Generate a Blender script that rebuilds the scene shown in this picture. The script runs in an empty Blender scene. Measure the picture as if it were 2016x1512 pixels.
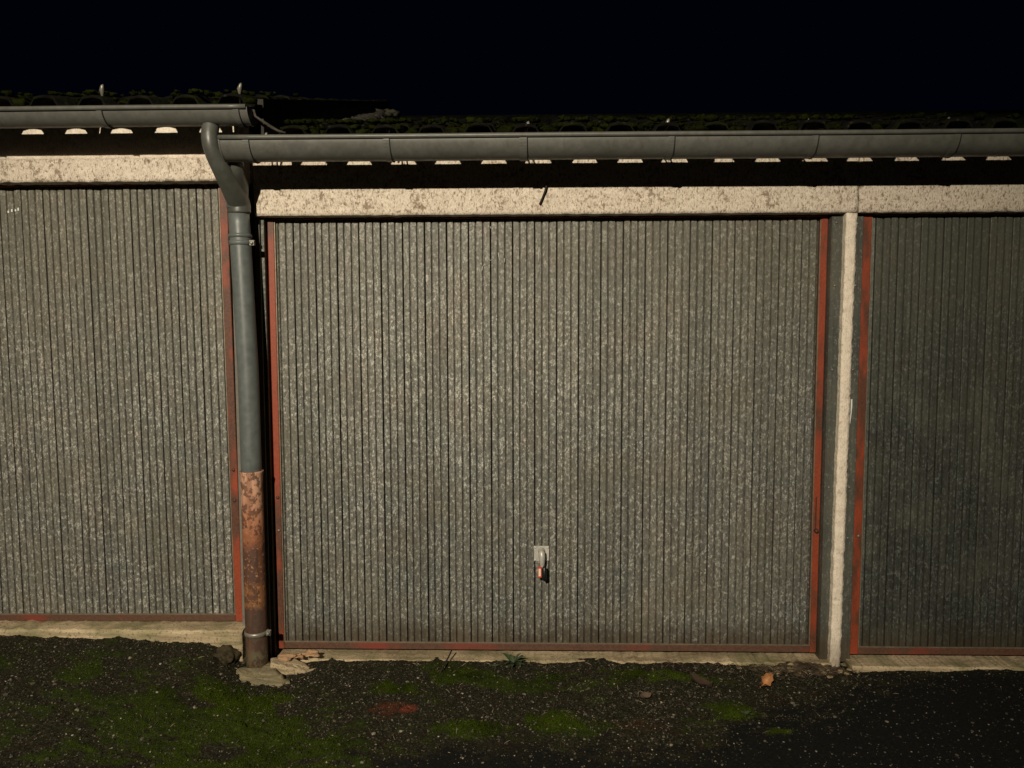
import bpy, math, random
from mathutils import Vector, Matrix, noise
R = math.radians
random.seed(7)
sc = bpy.context.scene

# ------------------------------------------------------------------ camera, night sky, street light, exposure
cam_d = bpy.data.cameras.new('camera')
cam = bpy.data.objects.new('camera', cam_d)
sc.collection.objects.link(cam)
sc.camera = cam
cam_d.sensor_width = 36.0
cam_d.lens = 1514 / 2016 * 36
cam_d.clip_start = 0.05
cam_d.clip_end = 500
PITCH, YAW, ROLL = R(4.35), R(1.4), R(0.15)
fw = Vector((-math.sin(YAW) * math.cos(PITCH), math.cos(YAW) * math.cos(PITCH), -math.sin(PITCH)))
rt0 = fw.cross(Vector((0, 0, 1))).normalized()
up0 = rt0.cross(fw)
rt = rt0 * math.cos(ROLL) - up0 * math.sin(ROLL)
up = up0 * math.cos(ROLL) + rt0 * math.sin(ROLL)
cam.matrix_world = Matrix(((rt.x, up.x, -fw.x, 0), (rt.y, up.y, -fw.y, -3.5), (rt.z, up.z, -fw.z, 1.5), (0, 0, 0, 1)))

world = bpy.data.worlds.new("World")
sc.world = world
world.use_nodes = True
wn = world.node_tree.nodes
wn['Background'].inputs[0].default_value = (0.10, 0.28, 1.0, 1)
wn['Background'].inputs[1].default_value = 0.0022

lamp_d = bpy.data.lights.new('street_light', 'SPOT')      # the street lamp behind the photographer
lamp_d.energy = 2640
lamp_d.spot_size = R(63)
lamp_d.spot_blend = 1.0
lamp_d.color = (1.0, 0.885, 0.70)
lamp_d.shadow_soft_size = 0.045
lamp = bpy.data.objects.new('street_light', lamp_d)
lamp.location = (-1.5, -7.0, 4.0)
lamp.rotation_euler = (Vector((-0.65, 0, 0.75)) - Vector((-1.5, -7.0, 4.0))).to_track_quat('-Z', 'Y').to_euler()
sc.collection.objects.link(lamp)

sc.view_settings.view_transform = 'Standard'
sc.view_settings.look = 'None'
sc.view_settings.exposure = 0
sc.view_settings.gamma = 1

# ------------------------------------------------------------------ helpers
class MB:
    def __init__(s): s.v = []; s.f = []; s.sm = []
    def add(s, vs, fs, smooth=False):
        n = len(s.v); s.v += [tuple(p) for p in vs]
        s.f += [tuple(i + n for i in q) for q in fs]; s.sm += [smooth] * len(fs)
    def box(s, x0, x1, y0, y1, z0, z1, bev=0.0):
        if bev <= 0:
            s.add([(x, y, z) for x in (x0, x1) for y in (y0, y1) for z in (z0, z1)],
                  [(0, 1, 3, 2), (4, 6, 7, 5), (0, 4, 5, 1), (2, 3, 7, 6), (0, 2, 6, 4), (1, 5, 7, 3)])
        else:
            b = bev; vs = []; idx = {}
            for i, x in enumerate((x0, x1)):
                for j, y in enumerate((y0, y1)):
                    for k, z in enumerate((z0, z1)):
                        sx, sy, sz = (1, -1)[i], (1, -1)[j], (1, -1)[k]
                        idx[i, j, k, 0] = len(vs); vs.append((x, y + sy * b, z + sz * b))
                        idx[i, j, k, 1] = len(vs); vs.append((x + sx * b, y, z + sz * b))
                        idx[i, j, k, 2] = len(vs); vs.append((x + sx * b, y + sy * b, z))
            fs = []
            for a in (0, 1):
                fs.append([idx[a, j, k, 0] for j, k in ((0, 0), (0, 1), (1, 1), (1, 0))][:: 1 if a == 0 else -1])
                fs.append([idx[i, a, k, 1] for i, k in ((0, 0), (1, 0), (1, 1), (0, 1))][:: 1 if a == 0 else -1])
                fs.append([idx[i, j, a, 2] for i, j in ((0, 0), (0, 1), (1, 1), (1, 0))][:: 1 if a == 0 else -1])
            for a in (0, 1):
                for b2 in (0, 1):
                    fs.append([idx[0, a, b2, 1], idx[0, a, b2, 2], idx[1, a, b2, 2], idx[1, a, b2, 1]])
                    fs.append([idx[a, 0, b2, 0], idx[a, 0, b2, 2], idx[a, 1, b2, 2], idx[a, 1, b2, 0]])
                    fs.append([idx[a, b2, 0, 0], idx[a, b2, 0, 1], idx[a, b2, 1, 1], idx[a, b2, 1, 0]])
            for i in (0, 1):
                for j in (0, 1):
                    for k in (0, 1):
                        fs.append([idx[i, j, k, c] for c in range(3)])
            s.add(vs, fs)
    def tube(s, pts, rad, n=16, cap=True, jit=0.0):
        pts = [Vector(p) for p in pts]
        rads = rad if isinstance(rad, (list, tuple)) else [rad] * len(pts)
        vs = []; fs = []; ref = None
        for i, p in enumerate(pts):
            d = (pts[min(i + 1, len(pts) - 1)] - pts[max(i - 1, 0)]).normalized()
            if ref is None:
                ref = Vector((0, 1, 0)) if abs(d.y) < .8 else Vector((1, 0, 0))
            a = (ref - d * ref.dot(d)).normalized(); ref = a
            b = d.cross(a)
            for k in range(n):
                t = 2 * math.pi * k / n
                rr = rads[i] * (1 + random.uniform(-jit, jit))
                vs.append(p + a * math.cos(t) * rr + b * math.sin(t) * rr)
        for i in range(len(pts) - 1):
            for k in range(n):
                fs.append((i * n + k, i * n + (k + 1) % n, (i + 1) * n + (k + 1) % n, (i + 1) * n + k))
        s.add(vs, fs, True)
        if cap:
            m = len(s.v) - len(vs)
            s.f += [tuple(m + k for k in range(n))[::-1], tuple(m + (len(pts) - 1) * n + k for k in range(n))]
            s.sm += [False, False]
    def lathe(s, c, prof, axis='z', n=16, cap=True):        # prof: (radius, offset along axis)
        vs = []; fs = []
        for r_, h in prof:
            for k in range(n):
                t = 2 * math.pi * k / n; u, v = r_ * math.cos(t), r_ * math.sin(t)
                p = {'z': (u, v, h), 'y': (u, h, v), 'x': (h, u, v)}[axis]
                vs.append((c[0] + p[0], c[1] + p[1], c[2] + p[2]))
        for i in range(len(prof) - 1):
            for k in range(n):
                fs.append((i * n + k, i * n + (k + 1) % n, (i + 1) * n + (k + 1) % n, (i + 1) * n + k))
        s.add(vs, fs, True)
        if cap:
            m = len(s.v) - len(vs)
            s.f += [tuple(m + k for k in range(n))[::-1], tuple(m + (len(prof) - 1) * n + k for k in range(n))]
            s.sm += [False, False]
    def blob(s, c, r3, seed=0, rough=.25, sub=1):
        vs, fs = ico(sub); out = []
        for v in vs:
            v = Vector(v)
            k = 1 + rough * noise.noise(v * 1.6 + Vector((seed * 3.1, seed * 1.7, seed)))  * 2
            out.append((c[0] + v.x * r3[0] * k, c[1] + v.y * r3[1] * k, c[2] + v.z * r3[2] * k))
        s.add(out, fs, sub > 0)
    def mesh(s, name):
        m = bpy.data.meshes.new(name)
        m.from_pydata(s.v, [], s.f)
        m.polygons.foreach_set('use_smooth', s.sm)
        m.update()
        return m
    def build(s, name, mat, parent=None, recalc=True):
        m = s.mesh(name)
        if recalc:
            import bmesh
            b = bmesh.new(); b.from_mesh(m); bmesh.ops.recalc_face_normals(b, faces=b.faces); b.to_mesh(m); b.free()
        m.materials.append(mat)
        return link(name, m, parent)

_ico = {}
def ico(sub):
    if sub not in _ico:
        import bmesh
        b = bmesh.new(); bmesh.ops.create_icosphere(b, subdivisions=sub + 1 if sub else 1, radius=1)
        _ico[sub] = ([tuple(v.co) for v in b.verts], [tuple(v.index for v in f.verts) for f in b.faces]); b.free()
    return _ico[sub]

def link(name, data, parent=None):
    o = bpy.data.objects.new(name, data)
    sc.collection.objects.link(o)
    if parent is not None: o.parent = parent
    return o

def tag(o, label=None, cat=None, group=None, kind=None):
    if label: o['label'] = label
    if cat: o['category'] = cat
    if group: o['group'] = group
    if kind: o['kind'] = kind
    return o

def empty(name, loc=(0, 0, 0)):
    o = link(name, None); o.location = loc; o.empty_display_size = .1
    return o

def one(name, mat, parent, fn, *a, **k):
    m = MB(); getattr(m, fn)(*a, **k)
    return m.build(name, mat, parent)

# ------------------------------------------------------------------ materials
class NT:
    def __init__(s, name):
        s.m = bpy.data.materials.new(name); s.m.use_nodes = True
        s.t = s.m.node_tree; s.n = s.t.nodes; s.b = s.n['Principled BSDF']
        g = s.n.new('ShaderNodeNewGeometry'); s.pos = g.outputs['Position']
    def map(s, scale=(1, 1, 1), rot=(0, 0, 0)):
        m = s.n.new('ShaderNodeMapping'); s.t.links.new(s.pos, m.inputs['Vector'])
        m.inputs['Scale'].default_value = scale; m.inputs['Rotation'].default_value = rot
        return m.outputs[0]
    def noise(s, scale, detail=4, rough=.55, vec=None, dist=0):
        n = s.n.new('ShaderNodeTexNoise'); s.t.links.new(vec or s.pos, n.inputs['Vector'])
        n.inputs['Scale'].default_value = scale; n.inputs['Detail'].default_value = detail
        n.inputs['Roughness'].default_value = rough; n.inputs['Distortion'].default_value = dist
        return n.outputs['Fac']
    def vor(s, scale, vec=None, feat='F1', out='Color'):
        n = s.n.new('ShaderNodeTexVoronoi'); s.t.links.new(vec or s.pos, n.inputs['Vector'])
        n.feature = feat; n.inputs['Scale'].default_value = scale
        return n.outputs[out]
    def ramp(s, fac, stops):
        n = s.n.new('ShaderNodeValToRGB'); s.t.links.new(fac, n.inputs[0])
        e = n.color_ramp.elements
        while len(e) < len(stops): e.new(.5)
        for i, (p, c) in enumerate(stops):
            e[i].position = p
            if not isinstance(c, (tuple, list)): c = (c, c, c)
            e[i].color = (*c, 1) if len(c) == 3 else c
        return n.outputs[0]
    def mix(s, fac, a, b, mode='MIX'):
        n = s.n.new('ShaderNodeMix'); n.data_type = 'RGBA'; n.blend_type = mode
        for k, v in ((0, fac), (6, a), (7, b)):
            if isinstance(v, (int, float)): n.inputs[k].default_value = v if k == 0 else (v, v, v, 1)
            elif isinstance(v, (tuple, list)): n.inputs[k].default_value = (*v, 1) if len(v) == 3 else v
            else: s.t.links.new(v, n.inputs[k])
        return n.outputs[2]
    def math(s, op, a, b=0.0, c=None):
        n = s.n.new('ShaderNodeMath'); n.operation = op
        for k, v in enumerate((a, b) if c is None else (a, b, c)):
            if isinstance(v, (int, float)): n.inputs[k].default_value = v
            else: s.t.links.new(v, n.inputs[k])
        return n.outputs[0]
    def sep(s, axis):
        n = s.n.new('ShaderNodeSeparateXYZ'); s.t.links.new(s.pos, n.inputs[0]); return n.outputs[axis]
    def attr(s, name, out='Fac'):
        n = s.n.new('ShaderNodeAttribute'); n.attribute_name = name; return n.outputs[out]
    def bump(s, h, strength=.5, dist=.002, prev=None):
        n = s.n.new('ShaderNodeBump'); s.t.links.new(h, n.inputs['Height'])
        n.inputs['Strength'].default_value = strength; n.inputs['Distance'].default_value = dist
        if prev is not None: s.t.links.new(prev, n.inputs['Normal'])
        return n.outputs[0]
    def set(s, **k):
        for key, v in k.items():
            i = s.b.inputs[{'color': 'Base Color', 'rough': 'Roughness', 'metal': 'Metallic', 'normal': 'Normal', 'spec': 'Specular IOR Level', 'coat': 'Coat Weight'}[key]]
            if isinstance(v, (int, float)): i.default_value = v
            elif isinstance(v, (tuple, list)): i.default_value = (*v, 1)
            else: s.t.links.new(v, i)
        return s.m

def plain(name, col, rough=.6, metal=0, var=.25, scale=40, bump=.2, spec=.5):
    t = NT(name)
    n = t.noise(scale, 5)
    n2 = t.noise(scale * .12, 3)
    lo = tuple(c * (1 - var) for c in col); hi = tuple(min(1, c * (1 + var)) for c in col)
    c = t.ramp(t.math('MULTIPLY_ADD', n, .6, t.math('MULTIPLY', n2, .4)), [(.3, lo), (.7, hi)])
    return t.set(color=c, rough=rough, metal=metal, spec=spec, normal=t.bump(n, bump, .001))

def galvanised(name, tint=(1.0, 1.0, .965), lo=.125, hi=.335, grime_dim_top=True):
    t = NT(name)
    v = t.map((1.0, 1.0, .62), (0, R(28), 0))
    warp = t.noise(70, 4, .65)
    cell = t.vor(125, v)
    sepc = t.n.new('ShaderNodeSeparateColor'); t.t.links.new(cell, sepc.inputs[0])
    a = sepc.outputs[0]
    cell2 = t.vor(270, v); sep2 = t.n.new('ShaderNodeSeparateColor'); t.t.links.new(cell2, sep2.inputs[0])
    b = sep2.outputs[1]
    val = t.math('ADD', t.math('MULTIPLY', a, .42), t.math('ADD', t.math('MULTIPLY', b, .28), t.math('MULTIPLY', warp, .42)))
    # grime: large, soft patches hide the crystals
    gr = t.ramp(t.noise(3.2, 5, .65), [(.42, 0.), (.68, 1.)])
    if grime_dim_top:  # grime plus painted dimming, takes the lamp's hot spot off the top
        z = t.sep(2)
        top = t.ramp(t.math('ADD', z, t.math('MULTIPLY', t.noise(3.5, 3), .5)), [(1.55 / 3, 0.), (2.25 / 3, 1.)])
        # ColorRamp works on 0-1: scale height by 1/3 first
        zz = t.math('DIVIDE', t.math('ADD', z, t.math('MULTIPLY', t.noise(4.5, 3), .55)), 3.0)
        top = t.ramp(zz, [(.40, 0.), (.68, 1.)])
        gr = t.math('MAXIMUM', gr, top)
    base = t.ramp(val, [(.28, lo), (.46, lo * 1.35), (.60, (lo + hi) * .48), (.72, hi * .95), (.82, min(hi * 1.9, .9))])
    base = t.mix(t.math('MULTIPLY', gr, .62), base, (.118, .110, .088))
    blot = t.noise(6, 4, .6)
    base = t.mix(1.0, base, t.ramp(blot, [(.3, (.90, .92, .88)), (.5, (.96, .955, .90)), (.7, (1.0, .94, .86))]), 'MULTIPLY')
    # dirt washed to the bottom edge, streaks running down
    z0 = t.sep(2)
    low = t.ramp(t.math('ADD', t.math('MULTIPLY', z0, 2.2), t.math('MULTIPLY', t.noise(16, 4, .65), .5)), [(.24, .8), (.50, 0.)])
    base = t.mix(low, base, (.085, .062, .040))
    st = t.noise(60, 2, .5, t.map((1, 1, .02)))
    base = t.mix(t.ramp(st, [(.52, 0.), (.75, .35)]), base, (.10, .09, .07))
    base = t.mix(t.math('MULTIPLY', t.attr('groove'), .80), base, (.050, .040, .026))  # recess shade painted into grooves and seams, along with some dirt
    oi = t.n.new('ShaderNodeObjectInfo')
    base = t.mix(1.0, base, t.ramp(oi.outputs['Random'], [(0, (.86, .87, .85)), (1, (1.04, 1.03, 1.0))]), 'MULTIPLY')
    run = t.noise(95, 3, .6, t.map((1, 1, .012)))
    base = t.mix(1.0, base, t.ramp(run, [(.35, (.80, .80, .78)), (.5, (.97, .97, .97)), (.66, (1.10, 1.10, 1.08))]), 'MULTIPLY')
    base = t.mix(1.0, base, tint, 'MULTIPLY')
    rough = t.ramp(val, [(.3, .60), (.8, .42)])
    nrm = t.bump(val, .35, .0006)
    nrm = t.bump(t.noise(9, 2), .35, .004, nrm)
    return t.set(color=base, rough=rough, metal=t.math('MULTIPLY', t.math('SUBTRACT', 1.0, gr), .42), spec=.35, normal=nrm)

def red_paint(name, worn=.5):
    t = NT(name)
    n = t.noise(9, 5, .65, t.map((1, 1, .35)))
    n2 = t.noise(120, 4, .6)
    c = t.ramp(n2, [(.3, (.20, .034, .012)), (.7, (.31, .054, .018))])
    rust = t.ramp(t.math('ADD', n, t.math('MULTIPLY', n2, .18)), [(.62 - worn * .14, 0.), (.72 - worn * .1, 1.)])
    c = t.mix(rust, c, t.ramp(n2, [(.35, (.06, .024, .014)), (.65, (.13, .045, .022))]))
    return t.set(color=c, rough=.55, normal=t.bump(n2, .3, .001))

def rail_paint(name):           # the bottom rails: rust brown with red left in places
    t = NT(name)
    n = t.noise(3.1, 4, .6, t.map((1, 1, 1)))
    n2 = t.noise(90, 4, .6)
    c = t.ramp(n2, [(.3, (.060, .030, .018)), (.7, (.115, .052, .030))])
    c = t.mix(t.ramp(n, [(.54, 0.), (.66, .8)]), c, (.20, .030, .018))
    return t.set(color=c, rough=.6, normal=t.bump(n2, .4, .001))

def stucco(name, pit=.8, stain=.7, k=1.0, fi=.45):
    t = NT(name)
    d = t.map((1, 1, .45), (0, R(-38), 0))
    n = t.noise(130, 4, .62, d, .5)
    n2 = t.noise(9, 5, .6)
    base = t.ramp(t.noise(24, 4), [(.3, (.60 * k, .525 * k, .43 * k)), (.7, (.76 * k, .675 * k, .565 * k))])
    fine = t.noise(210, 3, .6, d)
    base = t.mix(t.ramp(fine, [(.40, fi), (.52, 0.)]), base, (.33, .26, .17))
    pits = t.ramp(n, [(.36, 1.), (.46, 0.)])
    base = t.mix(t.math('MULTIPLY', pits, pit), base, (.17, .115, .065))
    stains = t.ramp(t.math('ADD', t.math('MULTIPLY', t.noise(44, 4, .65), .55), t.math('MULTIPLY', t.noise(5, 4, .6), .50)), [(.565, 0.), (.63, 1.)])
    base = t.mix(t.math('MULTIPLY', stains, stain), base, (.15, .09, .05))
    z = t.sep(2)
    low = t.ramp(t.math('ADD', z, t.math('MULTIPLY', t.noise(30, 4), .16)), [(.02, 1.), (.16, 0.)])
    base = t.mix(t.math('MULTIPLY', low, .6), base, (.20, .165, .10))
    return t.set(color=base, rough=.92, spec=.2, normal=t.bump(n, .9, .004, t.bump(t.noise(30, 3), .5, .006)))

def concrete(name, c1=(.36, .28, .17), c2=(.62, .50, .33), green=.35):
    t = NT(name)
    n = t.noise(14, 6, .62, t.map((.28, 1, 2.6)))
    n2 = t.noise(95, 4, .6)
    c = t.ramp(n, [(.32, c1), (.66, c2)])
    c = t.mix(t.ramp(n2, [(.34, .7), (.46, 0.)]), c, (.09, .075, .05))
    c = t.mix(t.ramp(t.noise(5, 4, .6), [(.48, 0.), (.66, green)]), c, (.13, .14, .055))
    return t.set(color=c, rough=.9, spec=.2, normal=t.bump(n2, .6, .003, t.bump(n, .6, .01)))

def grey_plastic(name, col, rough=.38, moss=0.0):
    t = NT(name)
    n = t.noise(26, 5, .6); n2 = t.noise(3, 4, .6)
    c = t.ramp(t.math('MULTIPLY_ADD', n, .5, t.math('MULTIPLY', n2, .5)), [(.32, tuple(k * .72 for k in col)), (.68, tuple(k * 1.2 for k in col))])
    st = t.noise(42, 2, .5, t.map((1, 1, .06)))
    c = t.mix(t.ramp(st, [(.55, 0.), (.75, .35)]), c, (.06, .058, .04))
    if moss: c = t.mix(t.ramp(t.noise(70, 3), [(.5, 0.), (.6, moss)]), c, (.05, .06, .015))
    return t.set(color=c, rough=t.ramp(n, [(.3, rough), (.7, rough + .18)]), normal=t.bump(n, .15, .001, t.bump(n2, .3, .01)))

def rusty_pipe(name):
    t = NT(name)
    z = t.sep(2)
    wob = t.math('MULTIPLY', t.math('SUBTRACT', t.noise(11, 5, .62), .5), .22)
    h = t.math('ADD', z, wob)
    nf = t.noise(48, 5, .65)
    c = t.ramp(h, [(0.0, (.10, .085, .045)), (.05, (.075, .045, .028)), (.20, (.062, .036, .024)), (.235, (.24, .105, .038)), (.31, (.20, .085, .032)),
                   (.36, (.075, .036, .024)), (.47, (.085, .040, .026)), (.53, (.24, .085, .038)), (.62, (.40, .165, .085)), (.76, (.56, .32, .21))])
    spots = t.ramp(t.math('ADD', t.noise(38, 5, .65, t.map((1, 1, .7))), t.math('MULTIPLY', t.noise(9, 3), .35)), [(.675, 0.), (.72, 1.)])
    c = t.mix(t.math('MULTIPLY', spots, .8), c, (.055, .024, .015))
    run = t.ramp(t.noise(34, 3, .5, t.map((1, 1, .07))), [(.50, 0.), (.64, .6)])
    c = t.mix(run, c, (.16, .055, .022))
    fl = t.ramp(t.noise(75, 4, .7), [(.56, 0.), (.66, 1.)])
    band = t.ramp(h, [(.18, 0.), (.24, 1.), (.66, 1.), (.80, .4)])
    c = t.mix(t.math('MULTIPLY', fl, band), c, (.42, .19, .07))
    return t.set(color=c, rough=.75, normal=t.bump(nf, .8, .0025))

def tile_mat(name):
    t = NT(name)
    n = t.noise(30, 5, .65); n2 = t.noise(7, 4, .6)
    c = t.ramp(n, [(.3, (.002, .0018, .0014)), (.7, (.008, .007, .0055))])
    c = t.mix(t.ramp(n2, [(.46, 0.), (.62, .75)]), c, t.ramp(n, [(.35, (.004, .0055, .001)), (.65, (.013, .017, .003))]))
    c = t.mix(t.ramp(t.vor(26, out='Distance'), [(.10, .7), (.2, 0.)]), c, (.028, .025, .020))
    return t.set(color=c, rough=.95, spec=.1, normal=t.bump(n, .9, .008))

def moss_mat(name, dark=(.010, .015, .0008), light=(.062, .092, .005)):
    t = NT(name)
    n = t.noise(160, 3, .6); n2 = t.noise(7, 4, .6)
    c = t.ramp(t.math('MULTIPLY_ADD', n, .45, t.math('MULTIPLY', n2, .55)), [(.38, dark), (.66, light)])
    return t.set(color=c, rough=1.0, spec=.05)

def ground_mat():
    t = NT('ground_soil')
    moss, grav, red = t.attr('moss'), t.attr('gravel'), t.attr('red')
    n = t.noise(95, 5, .65); n2 = t.noise(9, 5, .6); n3 = t.noise(260, 3, .6)
    asph = t.ramp(n, [(.35, (.0022, .0023, .0017)), (.52, (.0055, .0056, .0042)), (.72, (.014, .0135, .010))])
    dirt = t.ramp(n, [(.34, (.0030, .0032, .0010)), (.5, (.0140, .0135, .0048)), (.70, (.056, .047, .023))])
    dirt = t.mix(t.ramp(n2, [(.5, 0.), (.7, .55)]), dirt, (.016, .006, .0035))
    g = t.ramp(t.math('MULTIPLY_ADD', n3, .5, t.math('MULTIPLY', n, .5)), [(.36, (.0045, .0070, .0005)), (.50, (.019, .030, .0014)), (.68, (.054, .076, .005))])
    fl = t.ramp(t.vor(120, out='Distance'), [(.16, 1.), (.26, 0.)])
    cellc = t.vor(120); sp = t.n.new('ShaderNodeSeparateColor'); t.t.links.new(cellc, sp.inputs[0])
    fl = t.math('MULTIPLY', fl, t.ramp(sp.outputs[0], [(.72, 0.), (.80, 1.)]))
    dirt = t.mix(t.math('MULTIPLY', fl, .55), dirt, (.15, .125, .09))
    edge = t.math('MULTIPLY', t.math('SUBTRACT', t.noise(28, 4, .65), .5), .9)
    gm = t.ramp(t.math('ADD', grav, edge), [(.25, 0.), (.75, 1.)])
    mm = t.ramp(t.math('ADD', moss, edge), [(.32, 0.), (.62, 1.)])
    c = t.mix(gm, asph, dirt)
    c = t.mix(mm, c, g)
    c = t.mix(t.ramp(t.math('ADD', red, t.math('MULTIPLY', edge, .5)), [(.2, 0.), (.75, .8)]), c, (.22, .035, .014))
    return t.set(color=c, rough=.93, spec=.18, normal=t.bump(n3, .5, .0025, t.bump(n, .8, .006)))

def attr_mat(name, lo, hi, rough=.8, spec=.3):          # colour of each loose piece from its own random value
    t = NT(name)
    a = t.attr('tone')
    c = t.ramp(a, [(0, lo), (.65, tuple((p + q * .35) / 1.35 for p, q in zip(lo, hi))), (1, hi)])
    return t.set(color=c, rough=rough, spec=spec)

M = dict(
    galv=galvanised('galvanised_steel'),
    galv_right=galvanised('galvanised_steel_dimmed', (.80, .86, .84), .058, .14),  # same steel, painted darker for the weak lamp reflection on the right
    edge=plain('bare_steel_edge', (.20, .17, .12), .5, .4, .4, 60),
    strip=galvanised('zinc_strip', (.94, 1.0, .98), .075, .12, False),
    backing=plain('black_backing', (.012, .011, .009), .9),
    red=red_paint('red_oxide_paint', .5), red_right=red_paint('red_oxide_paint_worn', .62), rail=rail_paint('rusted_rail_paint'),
    stucco=stucco('roughcast_render'), smoothstucco=stucco('painted_render', .25, .35, 1.2, .15), concrete=concrete('threshold_concrete', (.24, .185, .11), (.58, .465, .30), .55),
    pad=concrete('mossy_concrete', (.16, .14, .085), (.34, .28, .17), .7),
    inner=plain('grey_wall', (.16, .145, .12), .9),
    gutter=grey_plastic('weathered_zinc', (.104, .104, .092), .36, .12),
    pipe=grey_plastic('grey_pvc', (.112, .126, .122), .34),
    elbow=grey_plastic('dark_grey_pvc', (.072, .074, .066), .33, .2),
    rust=rusty_pipe('rusty_painted_iron'), clamp=plain('pale_zinc', (.24, .23, .19), .4, .4, .25, 50),
    tile=tile_mat('mossy_tile'), mossroof=moss_mat('roof_moss', (.0012, .0017, .0003), (.017, .021, .0025)),
    moss=moss_mat('ground_moss'), mortar=concrete('grey_mortar', (.016, .015, .013), (.075, .07, .062), .3),
    timber=plain('dark_timber', (.022, .018, .014), .85), chrome=plain('cast_zinc', (.50, .48, .43), .42, .25, .25, 70),
    black=plain('black_plastic', (.010, .010, .010), .4), keyred=plain('red_plastic', (.50, .07, .035), .4, 0, .12),
    paper=plain('cream_paper', (.75, .66, .50), .8, 0, .08), white=plain('white_paint', (.72, .72, .68), .7, 0, .1),
    bolt=plain('rusty_bolt', (.07, .035, .022), .6, .2, .3, 120), steelbolt=plain('dull_bolt', (.20, .19, .16), .5, .5, .3, 120),
    stone=plain('ochre_stone', (.36, .22, .12), .9, 0, .4, 60, .6), leaf=plain('dry_leaf', (.42, .20, .075), .75, 0, .35, 70),
    leafbrown=plain('rotting_leaf', (.045, .024, .013), .85, 0, .4, 70), leafpink=plain('pale_dry_leaf', (.085, .055, .036), .85, 0, .4, 70),
    weed=plain('weed_green', (.040, .058, .024), .6, 0, .35, 90), twig=plain('dark_twig', (.018, .013, .008), .9),
    lump=plain('broken_asphalt', (.048, .038, .022), .95, 0, .75, 75, 1.0, .1),
    pebble=attr_mat('pebble', (.012, .0105, .006), (.42, .37, .27)), straw=attr_mat('straw', (.035, .026, .016), (.36, .29, .19)),
    litter=attr_mat('leaf_litter', (.030, .018, .010), (.30, .23, .13)),
    ground=ground_mat(),
)

# ------------------------------------------------------------------ the ground
def smooth(a, b, x):
    t = max(0, min(1, (x - a) / (b - a))); return t * t * (3 - 2 * t)
WALL_Z = [(-60, .13), (-2.5, .068), (-1.9, .054), (-1.54, .040), (-1.44, .02), (-1.36, -.05), (-1.28, -.095), (-1.10, -.086), (-.94, -.074), (-.34, -.071), (.13, -.071),
          (.83, -.075), (1.07, -.084), (1.40, -.092), (1.55, -.090), (2.26, -.074), (60, -.07)]
def interp(tab, x):
    for (a, p), (b, q) in zip(tab, tab[1:]):
        if x <= b: return p + (q - p) * max(0, (x - a)) / (b - a)
    return tab[-1][1]
def ground_z(x, y):
    near = interp(WALL_Z, x) + (.009 * noise.fractal(Vector((x * 5, 4, 1)), .7, 2.2, 4) if abs(x) < 4 else 0)
    far = .055 - .12 * smooth(-2.3, -.8, x) - .017 * smooth(.5, 1.6, x)
    z = near + (far - near) * smooth(-.06, -.55, y)
    return z
def gauss(x, y, cx, cy, sx, sy): return math.exp(-((x - cx) / sx) ** 2 - ((y - cy) / sy) ** 2)
MOSS = [(-1.08, -.70, .28, .17, 1.15), (-.80, -.80, .20, .17, 1.2), (-1.42, -.66, .38, .24, .75), (-1.17, -.42, .15, .08, .8), (-1.28, -.46, .2, .08, .75), (-1.15, -.95, .5, .12, .75),
        (-.16, -.63, .16, .075, 1.1), (.08, -.57, .14, .06, .85), (-.34, -.12, .14, .10, .75), (-.56, -.31, .12, .05, .8), (-.02, -.22, .3, .1, .5),
        (.85, -.50, .09, .06, .85), (.98, -.62, .06, .04, .6), (.35, -.16, .25, .06, .35), (.60, -.14, .2, .05, .35), (-1.9, -.35, .5, .15, .3)]
def masks(x, y):
    w = noise.noise(Vector((x * 4, y * 4, 3))) * .12
    f1 = noise.fractal(Vector((x * 5.5, y * 8, 11)), .65, 2.1, 5)
    m = max([k * gauss(x + w, y - w, a, b, c, d) for a, b, c, d, k in MOSS])
    m = m * (1.05 + .9 * f1) + .17 + .55 * f1 * (1 if m > .05 else .8)
    m = max(0, m) if y < -.02 else max(0, m) * .6
    edge = interp([(-60, -1.3), (-2.4, -1.1), (-1.6, -1.05), (-.7, -.90), (-.4, -.80), (0, -.74), (.45, -.78), (.75, -.62), (1.15, -.42), (1.42, -.20), (1.6, -.05), (2.0, .02), (60, .02)], x)
    g = smooth(-.24, .22, y - edge + w * .9 + .16 * f1)
    m *= .25 + .75 * g if x < -.6 or m < .5 else g
    red = max(.95 * gauss(x, y, -.505, -.47, .04, .035), .42 * gauss(x, y, -.58, -.47, .11, .09), .25 * gauss(x, y, .42, -.58, .22, .12))
    return m, g, red
def relief(x, y, m, g):
    n = noise.fractal(Vector((x * 26, y * 26, 0)), .6, 2.1, 4) * .0035 * (.4 + g)
    n += noise.noise(Vector((x * 3.3, y * 3.3, 7))) * .006
    n += max(0, m) ** 1.2 * (.006 + .006 * abs(noise.noise(Vector((x * 34, y * 34, 5)))))
    return n

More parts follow.
